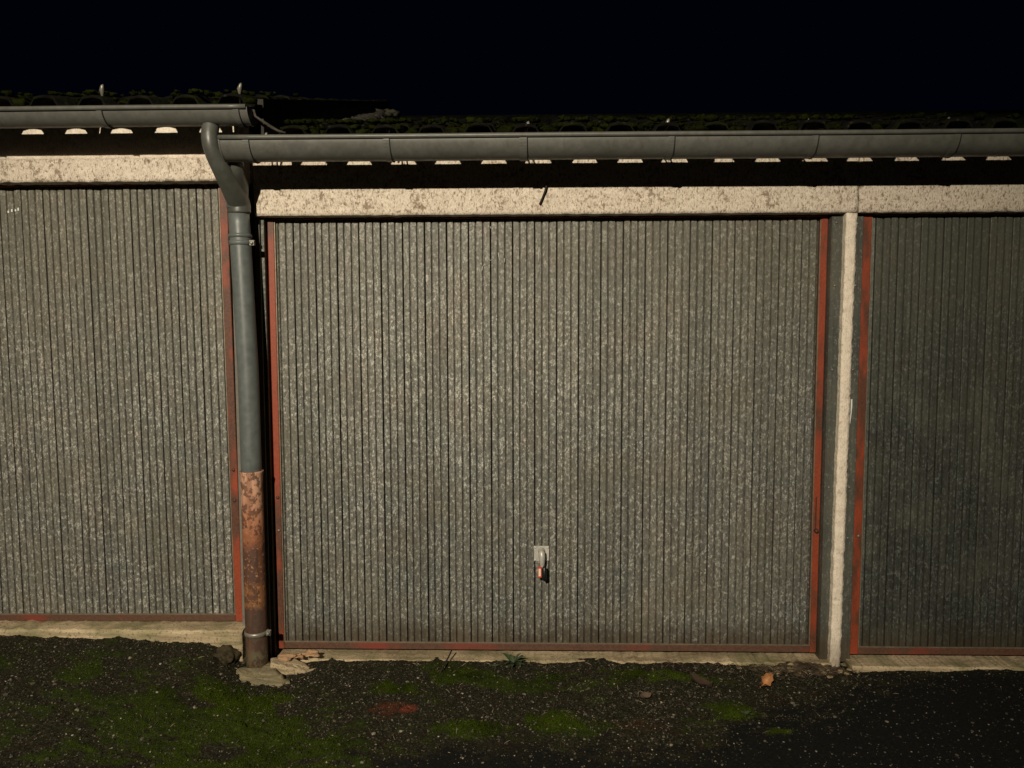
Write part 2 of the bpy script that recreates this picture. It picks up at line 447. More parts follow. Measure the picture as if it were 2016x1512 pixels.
def lines(a, b, step, lo, hi):
    v = []; x = a
    while x < b: v.append(x); x += step
    v.append(b)
    k = step * 3; x = b
    while x < hi: x += k; k *= 1.7; v.append(min(x, hi))
    k = step * 3; x = a; w = []
    while x > lo: x -= k; k *= 1.7; w.append(max(x, lo))
    return w[::-1] + v
def build_ground():
    X = lines(-2.9, 2.7, .0115, -70, 70); Y = lines(-1.30, .09, .0105, -70, 70)
    nx, ny = len(X), len(Y); vs = []; am = []; ag = []; ar = []
    for y in Y:
        for x in X:
            m, g, r_ = masks(x, y)
            z = ground_z(x, y)
            if -3.2 < x < 3 and -1.5 < y < .2: z += relief(x, y, m, g)
            if y > .03: z = min(z, -.10) - .02
            vs.append((x, y, z)); am.append(min(1, m)); ag.append(g); ar.append(r_)
    fs = [(j * nx + i, j * nx + i + 1, (j + 1) * nx + i + 1, (j + 1) * nx + i) for j in range(ny - 1) for i in range(nx - 1)]
    me = bpy.data.meshes.new('ground'); me.from_pydata(vs, [], fs)
    for nme, dat in (('moss', am), ('gravel', ag), ('red', ar)):
        me.attributes.new(nme, 'FLOAT', 'POINT').data.foreach_set('value', dat)
    me.polygons.foreach_set('use_smooth', [True] * len(fs)); me.materials.append(M['ground'])
    o = link('ground', me); tag(o, kind='structure')
build_ground()
def surf(x, y):
    m, g, r_ = masks(x, y); return ground_z(x, y) + relief(x, y, m, g)

# ------------------------------------------------------------------ walls
def rough_slab(x0, x1, y0, y1, z0, z1, step=.012, amp=.004, edge=.004, seed=0, wob=0.0):
    """A rendered block: its front (y0) is a relief grid with uneven edges; the sides and back close it."""
    m = MB(); nx = max(2, int((x1 - x0) / step)); nz = max(2, int((z1 - z0) / step))
    vs = []
    for j in range(nz + 1):
        for i in range(nx + 1):
            u, v = i / nx, j / nz
            x = x0 + (x1 - x0) * u; z = z0 + (z1 - z0) * v
            y = y0 - amp * (.5 + noise.fractal(Vector((x * 60, z * 60, seed)), .7, 2, 3) * .7)
            ex = edge * noise.fractal(Vector((z * 22, seed, 1)), .7, 2, 3); ez = edge * noise.fractal(Vector((x * 22, seed, 2)), .7, 2, 3)
            if i in (0, nx): x += ex + wob * noise.noise(Vector((z * 3, seed, 9))); y += amp * .9
            if j in (0, nz): z += ez; y += amp * .9
            vs.append((x, y, z))
    fs = [(j * (nx + 1) + i, j * (nx + 1) + i + 1, (j + 1) * (nx + 1) + i + 1, (j + 1) * (nx + 1) + i) for j in range(nz) for i in range(nx)]
    m.add(vs, fs, True)
    rim = [i for i in range(nx + 1)] + [j * (nx + 1) + nx for j in range(1, nz + 1)] + [nz * (nx + 1) + i for i in range(nx - 1, -1, -1)] + [j * (nx + 1) for j in range(nz - 1, 0, -1)]
    b0 = len(m.v); m.v += [(vs[i][0], y1, vs[i][2]) for i in rim]
    n = len(rim)
    for k in range(n):
        m.f.append((rim[(k + 1) % n], rim[k], b0 + k, b0 + (k + 1) % n)); m.sm.append(False)
    m.f.append(tuple(b0 + k for k in range(n))); m.sm.append(False)
    return m

SLOPE = .275
RIDGE_Y = 2.75
TILE_W = .195
# one roof tile: flat pan, round crest; origin at the middle of its crest, at its nose
def tile_mesh(seed):
    rnd = random.Random(seed)
    W = TILE_W; L = .375; th = .013
    def h(u):                                             # u across, -W/2..W/2, crest in the middle
        a = abs(u)
        if a > .062: return 0
        if a > .040: return .044 * .86 * (.062 - a) / .022
        return .044 * (.86 + .14 * math.cos(a / .040 * math.pi / 2))
    us = [-W / 2 + .0005, -.062, -.055, -.047, -.040, -.025, -.012, 0, .012, .025, .040, .047, .055, .062, W / 2 - .0005]
    vs = []; rows = [(0, -.003), (.006, .0), (L * .5, 0), (L, 0)]
    for y, dz in rows:
        for u in us: vs.append((u, y, h(u) + th + dz + rnd.uniform(-.0015, .0015) + SLOPE * y))
    for y, dz in rows:
        for u in us: vs.append((u, y, h(u) + SLOPE * y))
    n = len(us); k = len(rows); fs = []
    for j in range(k - 1):
        for i in range(n - 1):
            a = j * n + i; fs.append((a, a + 1, a + n + 1, a + n))
            b = (k + j) * n + i; fs.append((b, b + n, b + n + 1, b + 1))
    for i in range(n - 1):
        fs.append((i, k * n + i, k * n + i + 1, i + 1)); a = (k - 1) * n + i; fs.append((a, a + 1, k * n + a + 1, k * n + a))
    for j in range(k - 1):
        a = j * n; fs.append((a, a + n, k * n + a + n, k * n + a)); a += n - 1; fs.append((a, k * n + a, k * n + a + n, a + n))
    m = MB(); m.add(vs, fs, True)
    me = m.mesh('roof_tile'); me.materials.append(M['tile']); return me
TILES = [tile_mesh(s) for s in range(4)]

def roof(parent, x0, n, y_eave, z_eave, moss_amt, seed):
    """n columns of tiles beginning with a crest at x0, courses from the eave to the ridge."""
    rnd = random.Random(seed)
    r_ = MB()
    xa, xb = x0 - TILE_W / 2, x0 + (n - .5) * TILE_W
    ze = z_eave + SLOPE * (RIDGE_Y - y_eave)
    # boarding below the tiles and the rear slope
    y_s = y_eave + .27
    r_.add([(xa, y_s, z_eave - .02 + SLOPE * .27), (xb, y_s, z_eave - .02 + SLOPE * .27), (xb, RIDGE_Y, ze - .02), (xa, RIDGE_Y, ze - .02),
            (xa, y_s, z_eave - .035 + SLOPE * .27), (xb, y_s, z_eave - .035 + SLOPE * .27), (xb, RIDGE_Y, ze - .035), (xa, RIDGE_Y, ze - .035),
            (xa, RIDGE_Y + 3, z_eave - .02), (xb, RIDGE_Y + 3, z_eave - .02), (xb, RIDGE_Y + 3, z_eave - .035), (xa, RIDGE_Y + 3, z_eave - .035)],
           [(0, 1, 2, 3), (4, 7, 6, 5), (0, 4, 5, 1), (3, 2, 9, 8), (7, 11, 10, 6), (8, 9, 10, 11), (0, 3, 7, 4), (1, 5, 6, 2), (3, 8, 11, 7), (2, 6, 10, 9)])
    ro = r_.build('roof', M['timber'], parent)
    ex = .325; c = 0; y = y_eave
    while y < RIDGE_Y - .05:
        for i in range(n):
            t = link('roof_tile', TILES[rnd.randrange(4)], ro)
            t.location = (x0 + i * TILE_W + rnd.uniform(-.003, .003), y + rnd.uniform(-.014, .010), z_eave + SLOPE * (y - y_eave) + (0 if c == 0 else 0) + rnd.uniform(0, .003) )
            t.rotation_euler = (R(rnd.uniform(.6, 1.3)) * -1 + R(-1.3), R(rnd.uniform(-1.4, 1.4)), R(rnd.uniform(-1.3, 1.3)))
        y += ex; c += 1
    cap = MB(); cap.tube([(xa, RIDGE_Y, ze - .01), (xb, RIDGE_Y, ze - .01)], .075, 14)
    cap.build('ridge_cap', M['tile'], ro)
    # cushions of moss in the pans and on the noses
    mm = MB()
    for i in range(int(n * moss_amt)):
        k = rnd.randrange(n); u = rnd.uniform(-1, 1) * .5 * TILE_W
        yy = y_eave + abs(rnd.gauss(0, .55)) * rnd.random() ** .6
        hx = .046 if abs(u) < .05 else (.02 if abs(u) < .07 else 0)
        s = rnd.uniform(.008, .022) * (1.25 if hx == 0 else .8)
        frac = ((yy - y_eave) % ex)
        zz = z_eave + SLOPE * (yy - y_eave) + hx + .013 + .010 * (1 - frac / ex)
        mm.blob((x0 + k * TILE_W + u, yy, zz), (s * rnd.uniform(.8, 1.5), s * rnd.uniform(.9, 1.6), s * rnd.uniform(.45, .85)), rnd.random() * 90, .45, 1)
    if mm.v: tag(mm.build('moss', M['mossroof'], ro, False), 'olive green moss cushions growing on the tiles', kind='stuff')
    return ro

# ------------------------------------------------------------------ garage doors of ribbed galvanised sheet
def panel_profile(w):
    """cross-section of one panel: three flat ribs between two deep grooves, a folded edge at either side"""
    pts = [(.0016, .020), (.0036, .0015), (.0056, 0)]
    for g in (.0335, .0675):
        pts += [(g - .0052, 0), (g - .0040, .0012), (g - .0004, .0105), (g + .0014, .0105), (g + .0038, .0012), (g + .0048, 0)]
    pts += [(.0970, 0), (.0993, .0015), (.1006, .020)]
    if w < .101:                                          # the cut panel beside a frame keeps its last ribs
        d = .1018 - w; pts = [(0, .004)] + [(x - d, y) for x, y in pts if x - d > .003]
    return pts
def panel_mesh(w, h, seed, rows=14):
    rnd = random.Random(seed); pts = panel_profile(w); n = len(pts); vs = []
    for j in range(rows + 1):
        z = h * j / rows
        wv = .0011 * noise.noise(Vector((seed * 7.3, z * 1.7, 0))) + .0006 * noise.noise(Vector((seed * 3.3, z * 5, 4)))
        wx = .0006 * noise.noise(Vector((seed * 5.1, z * 2.2, 8)))
        for x, y in pts: vs.append((x + wx, y + wv, z))
    fs = [(j * n + i, j * n + i + 1, (j + 1) * n + i + 1, (j + 1) * n + i) for j in range(rows) for i in range(n - 1)]
    m = MB(); m.add(vs, fs)
    me = m.mesh('panel')
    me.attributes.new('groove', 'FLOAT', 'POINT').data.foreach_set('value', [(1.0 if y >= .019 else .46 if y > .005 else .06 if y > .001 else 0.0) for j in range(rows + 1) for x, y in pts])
    return me

def garage_door(parent, x0, x1, y, z0, z1, seams, mats, seed, lean=0.0, fw_=.030):
    """x0..x1 outside the frame; seams: x of the first panel edge, y: front of the frame"""
    g, red, rail = mats
    root = link('garage_door', None, parent); root.location = (0, 0, 0)
    cx, cz = x1, z0
    def place(o):
        if lean:
            o.matrix_local = Matrix.Translation((cx, 0, cz)) @ Matrix.Rotation(lean, 4, 'Y') @ Matrix.Translation((-cx, 0, -cz)) @ Matrix.Translation(o.location)
        return o
    m = MB(); m.box(x0, x0 + fw_, y, y + .035, z0, z1, .0025); place(m.build('frame_side', red, root))
    m = MB(); m.box(x1 - fw_, x1, y, y + .035, z0, z1, .0025); place(m.build('frame_side', red, root))
    m = MB(); m.box(x0 + fw_, x1 - fw_, y + .001, y + .034, z0 + .001, z0 + .032, .0025); place(m.build('bottom_rail', rail, root))
    m = MB(); m.box(x0 + fw_, x1 - fw_, y + .001, y + .034, z1 - .03, z1, .0025); place(m.build('top_rail', red, root))
    # bare steel edge of the sheet just inside the frame
    e = MB()
    e.box(x0 + fw_, x0 + fw_ + .0045, y + .003, y + .012, z0 + .032, z1 - .03)
    e.box(x1 - fw_ - .0045, x1 - fw_, y + .003, y + .012, z0 + .032, z1 - .03)
    e.box(x0 + fw_ + .0045, x1 - fw_ - .0045, y + .006, y + .013, z0 + .032, z0 + .0365)
    place(e.build('sheet_edge', M['edge'], root))
    b = MB(); b.box(x0 + .01, x1 - .01, y + .0362, y + .041, z0 + .01, z1 - .01); place(b.build('backing', M['backing'], root))
    a, c = x0 + fw_ + .005, x1 - fw_ - .005
    P = .1018; h = z1 - z0 - .06
    first = seams
    while first - P > a: first -= P
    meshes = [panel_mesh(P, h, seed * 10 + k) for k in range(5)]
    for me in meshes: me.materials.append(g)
    i = 0; x = first - P
    while x < c:
        lo, hi = max(x, a), min(x + P, c)
        if hi - lo > .012:
            if lo > x:
                me = panel_mesh(hi - lo, h, seed * 10 + 8); me.materials.append(g)
            elif hi < x + P - .0005:
                me = panel_mesh(hi - lo, h, seed * 10 + 9); me.materials.append(g)
                for v in me.vertices: v.co.x = (hi - lo) - v.co.x
            else: me = meshes[(i * 3) % 5]
            o = link('panel', me, root); o.location = (lo, y + .0125 + .0012 * math.sin(i * 2.7), z0 + .032 + .0012 * math.sin(i * 5.1)); place(o)
        x += P; i += 1
    return root, place

def bolt(parent, name, mat, x, y, z, r_=.007, d=.006):
    m = MB(); m.lathe((x, y, z), [(r_, .002), (r_, -d * .5), (r_ * .75, -d * .9), (r_ * .2, -d)], 'y', 12)
    return m.build(name, mat, parent)

def garage(name, label, x0, x1, y, dz, lintel_z0, wall_top):
    g = empty(name, (0, 0, 0)); tag(g, label, 'garage', 'garages in a row')
    return g

# --- left garage
gl = garage('garage', 'left-hand garage standing higher, its steel door edged in red beside the downpipe', 0, 0, 0, 0, 0, 0)
rough_slab(-4.05, -1.300, -.05, .10, 2.146, 2.247, .0125, .004, .004, 1).build('lintel', M['stucco'], gl)
rough_slab(-4.05, -1.300, -.030, .10, 2.2475, 2.455, .02, .003, .003, 11).build('upper_wall', M['smoothstucco'], gl)  # added setback: the lintel top stands in for the gutter's shadow edge
m = MB(); m.box(-1.352, -1.312, -.02, .08, -.05, 2.140); m.build('jamb', M['inner'], gl)
m = MB(); m.box(-4.06, -4.0, -.045, .08, .0, 2.140); m.build('jamb', M['inner'], gl)
sides = MB(); sides.box(-1.365, -1.295, .101, 5.6, -.2, 2.40); sides.box(-4.07, -4.0, .101, 5.6, -.2, 2.40); sides.box(-3.999, -1.366, 5.5, 5.6, -.2, 2.40)
sides.build('wall', M['inner'], gl)
rough_slab(-4.05, -1.335, -.075, .12, -.06, .098, .016, .006, .008, 2).build('threshold', M['concrete'], gl)
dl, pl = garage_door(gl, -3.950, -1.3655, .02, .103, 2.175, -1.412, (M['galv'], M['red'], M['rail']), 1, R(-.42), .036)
for z in (.831, .686):
    pl(bolt(dl, 'bolt', M['bolt'], -1.383, .02, z, .008))
# scratches on the sheet
sk = MB()
for k, (x, z, l) in enumerate([(-2.392, 2.03, .010), (-2.375, 2.035, .012), (-2.358, 2.037, .009), (-2.345, 2.040, .013)]):
    sk.box(x, x + .007, .0310, .0318, z, z + l)
pl(sk.build('scratch', M['white'], dl))
rl = roof(gl, -1.35 + .1 + .02 - TILE_W * 9 , 10, -.285, 2.397, 20, 4)
# verge board closing the side of the left roof above its neighbour
vb = MB(); xv = -1.128
vb.add([(xv, -.20, 2.30), (xv, -.20, 2.455), (xv, RIDGE_Y, 2.455 + .28 * 2.95), (xv, RIDGE_Y, 2.30 + SLOPE * 3.05),
        (xv - .025, -.20, 2.30), (xv - .025, -.20, 2.455), (xv - .025, RIDGE_Y, 2.455 + .28 * 2.95), (xv - .025, RIDGE_Y, 2.30 + SLOPE * 3.05)],
       [(0, 1, 2, 3), (4, 7, 6, 5), (0, 4, 5, 1), (1, 5, 6, 2), (2, 6, 7, 3), (3, 7, 4, 0)])
vb.build('verge_board', M['timber'], gl)
fl = MB()
fl.tube([(-1.152, -.27, 2.418), (-1.146, -.27, 2.392), (-1.138, -.27, 2.366), (-1.109, -.265, 2.346), (-1.075, -.26, 2.324), (-1.05, -.255, 2.310), (-1.02, -.25, 2.302)], [.004, .007, .005, .006, .007, .006, .005], 6)
fl.build('flashing', M['mortar'], gl)

# --- middle garage
gm = garage('garage', 'middle garage whose steel door has the handle and a key with a red tag', 0, 0, 0, 0, 0, 0)
rough_slab(-1.250, 1.4545, 0, .14, 1.998, 2.335, .0125, .0035, .003, 3).build('lintel', M['stucco'], gm)
pm_ = rough_slab(1.404, 1.452, .001, .13, -.095, 1.9965, .012, .003, .003, 4, .003)
pm_.v = [(x - .007 * (2 - z), y, z) for x, y, z in pm_.v]          # the thin pillar leans a little
pm_.build('pillar', M['smoothstucco'], gm)
m = MB(); m.box(-1.262, -1.240, .03, .12, -.09, 1.990); m.build('pillar', M['inner'], gm)
m = MB(); m.box(-1.239, -1.2235, .045, .10, -.08, 1.990, .002); m.build('door_jamb', M['strip'], gm)
sj = MB(); sj.box(1.3535, 1.403, .034, .10, -.075, 1.985, .002); sjo = sj.build('door_jamb', M['strip'], gm)
for z, mt in ((1.957, 'steelbolt'), (1.676, 'steelbolt'), (1.295, 'steelbolt'), (.752, 'steelbolt')):
    bolt(sjo, 'rivet', M[mt], 1.374, .034, z, .006, .005)
sides = MB(); sides.box(-1.262, -1.20, .141, 5.6, -.2, 2.30); sides.box(1.40, 1.4545, .141, 5.6, -.2, 2.30); sides.box(-1.199, 1.399, 5.5, 5.6, -.2, 2.30)
sides.build('wall', M['inner'], gm)
rough_slab(-1.20, 1.400, -.004, .16, -.15, -.0660, .012, .006, .006, 5).build('threshold', M['concrete'], gm)
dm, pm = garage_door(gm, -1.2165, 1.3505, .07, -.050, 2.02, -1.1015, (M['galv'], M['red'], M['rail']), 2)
bolt(dm, 'bolt', M['bolt'], -1.200, .07, .689, .008); bolt(dm, 'bolt', M['steelbolt'], -1.199, .07, .53, .007)
bolt(dm, 'bolt', M['bolt'], 1.333, .07, .54, .010, .02)
st = MB(); st.box(1.3285, 1.3335, .066, .0705, .548, .70); st.build('latch_bar', M['bolt'], dm)
# white scratches
sk = MB()
for k, (xa, za, xb, zb) in enumerate([(-.222, 1.772, -.205, 1.795), (-.205, 1.795, -.178, 1.803), (-.226, 1.745, -.222, 1.772), (-.142, 1.795, -.150, 1.835), (-.120, 1.79, -.1215, 1.81), (-.1825, 1.945, -.1855, 1.955), (.035, 1.79, .039, 1.86)]):
    sk.tube([(xa, .0822, za), (xb, .0822, zb)], .0012, 4)
sk.build('scratch', M['white'], dm)
# lock plate and handle
lp = MB(); lp.box(.0145, .0865, .0775, .0815, .384, .458, .0012)
lpo = lp.build('lock_plate', M['chrome'], dm)
for x in (.0205, .0805):
    for z in (.391, .451): bolt(dm, 'screw', M['chrome'], x, .0775, z, .005, .004)
hd = MB()
hd.lathe((.050, .0775, .435), [(.017, 0), (.0165, -.010), (.012, -.016), (.011, -.034)], 'y', 16)
hd.tube([(.050, .046, .449), (.051, .040, .437), (.052, .036, .415), (.053, .036, .392), (.0535, .040, .372), (.0535, .046, .358)], [.007, .0155, .0155, .0125, .0105, .005], 12)
hd.build('handle', M['chrome'], dm)
rm = roof(gm, -1.188 + TILE_W * .5 + .02 + .0775, 13, -.26, 2.275, 38, 5)
mf = MB(); rnd = random.Random(3)
for k in range(150):
    yy = .02 + 2.45 * (k / 150) ** 1.1
    mf.blob((-1.085 + rnd.uniform(-.04, .06) , yy, 2.325 + .318 * yy + rnd.uniform(-.01, .01)), (rnd.uniform(.03, .06), rnd.uniform(.03, .07), rnd.uniform(.012, .028)), k, .5, 1)
tag(mf.build('mortar_fillet', M['mortar'], rm, False), 'crumbling grey mortar along the step between the roofs', kind='stuff')

# --- right garage
gr = garage('garage', 'right-hand garage in the dark, beyond the thin pale pillar', 0, 0, 0, 0, 0, 0)
rough_slab(1.4575, 4.16, .001, .14, 1.997, 2.335, .0135, .0035, .003, 6).build('lintel', M['stucco'], gr)
rj = MB(); rj.box(1.4400, 1.4955, .036, .10, -.078, 1.985, .002); rjo = rj.build('door_jamb', M['strip'], gr)
for z in (1.952, 1.676, 1.295, .752, .514):
    bolt(rjo, 'rivet', M['steelbolt'], 1.468, .036, z, .006, .005)
ps = MB()
ps.add([(1.4635, .0355, 1.158), (1.4690, .0355, 1.162), (1.4700, .0355, 1.13), (1.4675, .0355, 1.095), (1.4625, .0355, 1.048), (1.4600, .0355, 1.050), (1.4635, .0355, 1.10), (1.4630, .0355, 1.13),
        (1.4635, .0362, 1.158), (1.4690, .0362, 1.162), (1.4700, .0362, 1.13), (1.4675, .0362, 1.095), (1.4625, .0362, 1.048), (1.4600, .0362, 1.050), (1.4635, .0362, 1.10), (1.4630, .0362, 1.13)],
       [tuple(range(8))[::-1]] + [(i, (i + 1) % 8, 8 + (i + 1) % 8, 8 + i) for i in range(8)])
tag(ps.build('paint_mark', M['white'], rjo), 'short stroke of white paint')
sides = MB(); sides.box(1.4575, 1.51, .141, 5.6, -.2, 2.30); sides.box(4.10, 4.16, .141, 5.6, -.2, 2.30); sides.box(1.511, 4.099, 5.5, 5.6, -.2, 2.30)
sides.build('wall', M['inner'], gr)
m = MB(); m.box(4.085, 4.16, .02, .12, -.09, 1.990); m.build('pillar', M['inner'], gr)
rough_slab(1.480, 4.10, -.040, .16, -.16, -.064, .012, .005, .005, 7).build('threshold', M['concrete'], gr)
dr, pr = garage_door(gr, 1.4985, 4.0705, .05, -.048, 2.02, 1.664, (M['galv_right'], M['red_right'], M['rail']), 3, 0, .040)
bolt(dr, 'bolt', M['steelbolt'], 1.523, .05, .520, .007)
rr = roof(gr, -1.188 + TILE_W * .5 + .02 + .0775 + TILE_W * 13, 14, -.26, 2.275, 8, 6)

# ------------------------------------------------------------------ gutters
def half_gutter(x0, x1, yc, z, r_, tl, name_parent, end_left=False, end_right=False):
    n = 22; m = MB(); vs = []; fs = []
    xs = [x0 + (x1 - x0) * i / 40 for i in range(41)]
    for x in xs:
        sag = .0018 * noise.noise(Vector((x * 1.1, 3, yc)))
        for rad in (r_, r_ - .003):
            for k in range(n + 1):
                t = math.pi + tl + math.pi * k / n
                vs.append((x, yc + rad * math.cos(t), z + sag + rad * math.sin(t)))
    w = 2 * (n + 1)
    for i in range(len(xs) - 1):
        for k in range(n):
            a = i * w + k; fs.append((a, a + 1, a + w + 1, a + w))
            b = a + n + 1; fs.append((b, b + w, b + w + 1, b + 1))
        fs.append((i * w + n, i * w + 2 * n + 1, (i + 1) * w + 2 * n + 1, (i + 1) * w + n))
    m.add(vs, fs, True)
    m.build('trough', M['gutter'], name_parent)
    bd = MB(); bd.tube([(x, yc - (r_ + .004) * math.cos(tl), z - r_ * math.sin(tl) + .0018 * noise.noise(Vector((x * 1.1, 3, yc)))) for x in xs], .0095, 10)
    bd.build('bead', M['gutter'], name_parent)
    for flag, x in ((end_left, x0), (end_right, x1)):
        if flag:
            e = MB(); pts = [(yc + (r_ + .003) * math.cos(math.pi + tl + math.pi * k / n), z + (r_ + .003) * math.sin(math.pi + tl + math.pi * k / n)) for k in range(n + 1)]
            N = len(pts)
            e.add([(x - .003, a, b) for a, b in pts] + [(x + .003, a, b) for a, b in pts], [tuple(range(N)), tuple(range(N, 2 * N))[::-1]] + [(i, i + 1, N + i + 1, N + i) for i in range(N - 1)] + [(N - 1, 0, N, 2 * N - 1)])
            e.build('end_cap', M['gutter'], name_parent)

def strap_ring(parent, x, yc, z, r_, w, th, name, mat, a0=180, a1=360, ramp_=0.0):
    m = MB(); vs = []; n = 20
    for k in range(n + 1):
        t = R(a0 + (a1 - a0) * k / n)
        for rad in (r_ + .0012, r_ + .0012 + th):
            for xx in (x - w / 2, x + w / 2): vs.append((xx, yc + rad * math.cos(t), z + rad * math.sin(t)))
    fs = []
    for k in range(n):
        a = k * 4
        fs += [(a, a + 1, a + 5, a + 4), (a + 2, a + 6, a + 7, a + 3), (a, a + 4, a + 6, a + 2), (a + 1, a + 3, a + 7, a + 5)]
    fs += [(0, 2, 3, 1), (n * 4, n * 4 + 1, n * 4 + 3, n * 4 + 2)]
    m.add(vs, fs); return m.build(name, mat, parent)

def bracket(parent, x, yc, z, r_, wall_y, tip, wide=.026, tl=0.0):
    b = strap_ring(parent, x, yc, z, r_, wide, .0022, 'bracket', M['gutter'], 180 + math.degrees(tl), 360 + math.degrees(tl))
    # narrow joint lip at the right edge
    strap_ring(b, x + wide * .5 + .002, yc, z, r_, .003, .0045, 'joint_lip', M['backing'], 180 + math.degrees(tl), 360 + math.degrees(tl))
    a = MB()
    yb = yc + r_
    for s in (-.011, .011):
        a.tube([(x + s, yb + .002, z - .004), (x + s + .002, yb + .06, z + .03), (x + s * 1.6, wall_y - .012, z + .062)], .0035, 6)
    a.build('bracket_arm', M['gutter'], b)
    t = MB()
    tx, ty, tz = tip
    # the bent spring tab of the bracket standing up over the tile noses
    pts = [(tx - .008, ty + .03, tz - .055), (tx, ty + .008, tz - .02), (tx + .004, ty, tz - .005), (tx + .010, ty - .005, tz + .012), (tx + .012, ty - .004, tz + .018)]
    t.tube(pts, [.003, .005, .009, .007, .003], 7, jit=.28)
    t.build('tab', M['clamp'], b)
    return b

RG = .081
gt = empty('rain_gutter', (-1.27, -.255, 2.265)); tag(gt, 'long lower grey gutter running above the middle and right garage doors', 'gutter', 'rain gutters along the eaves')
hold = empty  # parts are built in place, then moved under the Empty
def adopt(root, fn):
    before = set(bpy.data.objects)
    fn()
    inv = Matrix.Translation(root.location).inverted()
    for o in bpy.data.objects:
        if o not in before and o.parent is None:
            o.parent = root; o.matrix_parent_inverse = inv
def mid_gutter():
    half_gutter(-1.268, 4.2, -.254, 2.265, RG, 0, None, True, True)
    for x, tp in ((-1.159, None), (-.585, (-.606, -.2, 2.326)), (-.030, (-.020, -.2, 2.335)), (.565, (.566, -.2, 2.340)), (1.137, (1.150, -.2, 2.338)), (1.697, (1.718, -.2, 2.336)), (2.27, (2.28, -.2, 2.336)), (2.85, (2.86, -.2, 2.33))):
        bracket(None, x, -.253, 2.265, RG, 0, tp or (-1.13, -.19, 2.300), .030 if abs(x + .03) < .01 else .024)
adopt(gt, mid_gutter)
gl2 = empty('rain_gutter', (-1.15, -.266, 2.393)); tag(gl2, 'short higher grey gutter above the left-hand garage door', 'gutter', 'rain gutters along the eaves')
def left_gutter():
    half_gutter(-4.1, -1.150, -.274, 2.394, .067, R(7.5), None, True, True)
    for x, tp in ((-1.755, (-1.792, -.25, 2.487)), (-1.194, (-1.212, -.25, 2.487)), (-2.34, (-2.36, -.25, 2.47)), (-2.93, (-2.94, -.25, 2.47))):
        bracket(None, x, -.274, 2.394, .067, -.05, tp, .022, R(7.5))
adopt(gl2, left_gutter)

# ------------------------------------------------------------------ downpipe
dp = empty('downpipe', (-1.27, -.075, -.09)); tag(dp, 'grey downpipe with a rusty lower length, standing between the two garages', 'downpipe')
def pipe_x(z): return -1.268 - .021 * max(0, (z - 1.3) / .75) - .003 * (z - .3)
def curve(pts, n=8):
    out = []; P_ = [Vector(p) for p in pts]; P_ = [P_[0] * 2 - P_[1]] + P_ + [P_[-1] * 2 - P_[-2]]
    for i in range(1, len(P_) - 2):
        for k in range(n):
            t = k / n; a, b, c, d = P_[i - 1:i + 3]
            out.append(.5 * ((2 * b) + (c - a) * t + (2 * a - 5 * b + 4 * c - d) * t * t + (3 * b - a - 3 * c + d) * t ** 3))
    return out + [P_[-2]]
def pipe_parts():
    Y = -.075
    m = MB(); m.tube([(pipe_x(z), Y, z) for z in [.80 + (2.03 - .80) * i / 14 for i in range(15)]], .0455, 28); m.build('pipe', M['pipe'], None)
    m = MB(); m.tube(curve([(-1.326, -.268, 2.335), (-1.328, -.278, 2.280), (-1.322, -.268, 2.230), (-1.305, -.220, 2.165), (-1.293, -.14, 2.095), (-1.290, -.082, 2.045), (-1.2895, Y, 2.00)]),
                     [.0345] * 17 + [.036 + .0125 * min(1, i / 18) for i in range(32)], 24); m.build('elbow', M['elbow'], None)
    m = MB(); m.tube(curve([(-1.258, -.205, 2.205), (-1.260, -.180, 2.165), (-1.268, -.12, 2.12), (-1.282, -.085, 2.065), (-1.288, -.077, 2.02)]), .036, 20); m.build('branch', M['elbow'], None)
    # sleeve, ridge and upper clamp
    m = MB(); m.lathe((pipe_x(2.03), Y, 2.03), [(.046, -.012), (.0495, -.010), (.0495, .018), (.047, .022)], 'z', 28); m.build('sleeve', M['pipe'], None)
    m = MB(); m.lathe((pipe_x(1.90), Y, 1.90), [(.0458, -.010), (.050, -.007), (.052, 0), (.050, .005), (.0458, .008)], 'z', 28); m.build('collar', M['pipe'], None)
    def clamp(z, mat, r_, side):
        c = MB(); c.lathe((pipe_x(z), Y, z), [(r_, -.010), (r_ + .003, -.010), (r_ + .003, .010), (r_, .010)], 'z', 28, False)
        co = c.build('clamp', M[mat], None)
        l = MB(); l.box(pipe_x(z) + r_ - .002, pipe_x(z) + r_ + .020, Y - .016, Y - .011, z - .012, z + .012, .0015)
        l.box(pipe_x(z) + r_ - .002, pipe_x(z) + r_ + .020, Y - .005, Y, z - .012, z + .012, .0015)
        l.box(pipe_x(z) - .006, pipe_x(z) + .006, Y + r_, Y + .11, z - .008, z + .008)
        lo = l.build('clamp_lug', M['clamp'], co)
        b = MB(); b.lathe((pipe_x(z) + r_ + .010, Y - .016, z), [(.006, .03), (.006, -.004), (.0075, -.004), (.0075, -.009), (.003, -.010)], 'y', 10)
        b.build('bolt', M['clamp'], co)
    clamp(1.868, 'pipe', .0458, 1)
    m = MB(); zz = [.845, .842, .835, .825, .81, .78] + [.70 - .1 * i for i in range(8)] + [-.095]
    m.tube([(pipe_x(z), Y, z) for z in zz], [.053, .0535, .052, .050, .0493, .0488] + [.0488] * 9, 28)
    tag(m.build('lower_pipe', M['rust'], None), 'rusty iron lower length of the pipe with peeling salmon paint')
    clamp(.092, 'clamp', .0498, 1)
adopt(dp, pipe_parts)

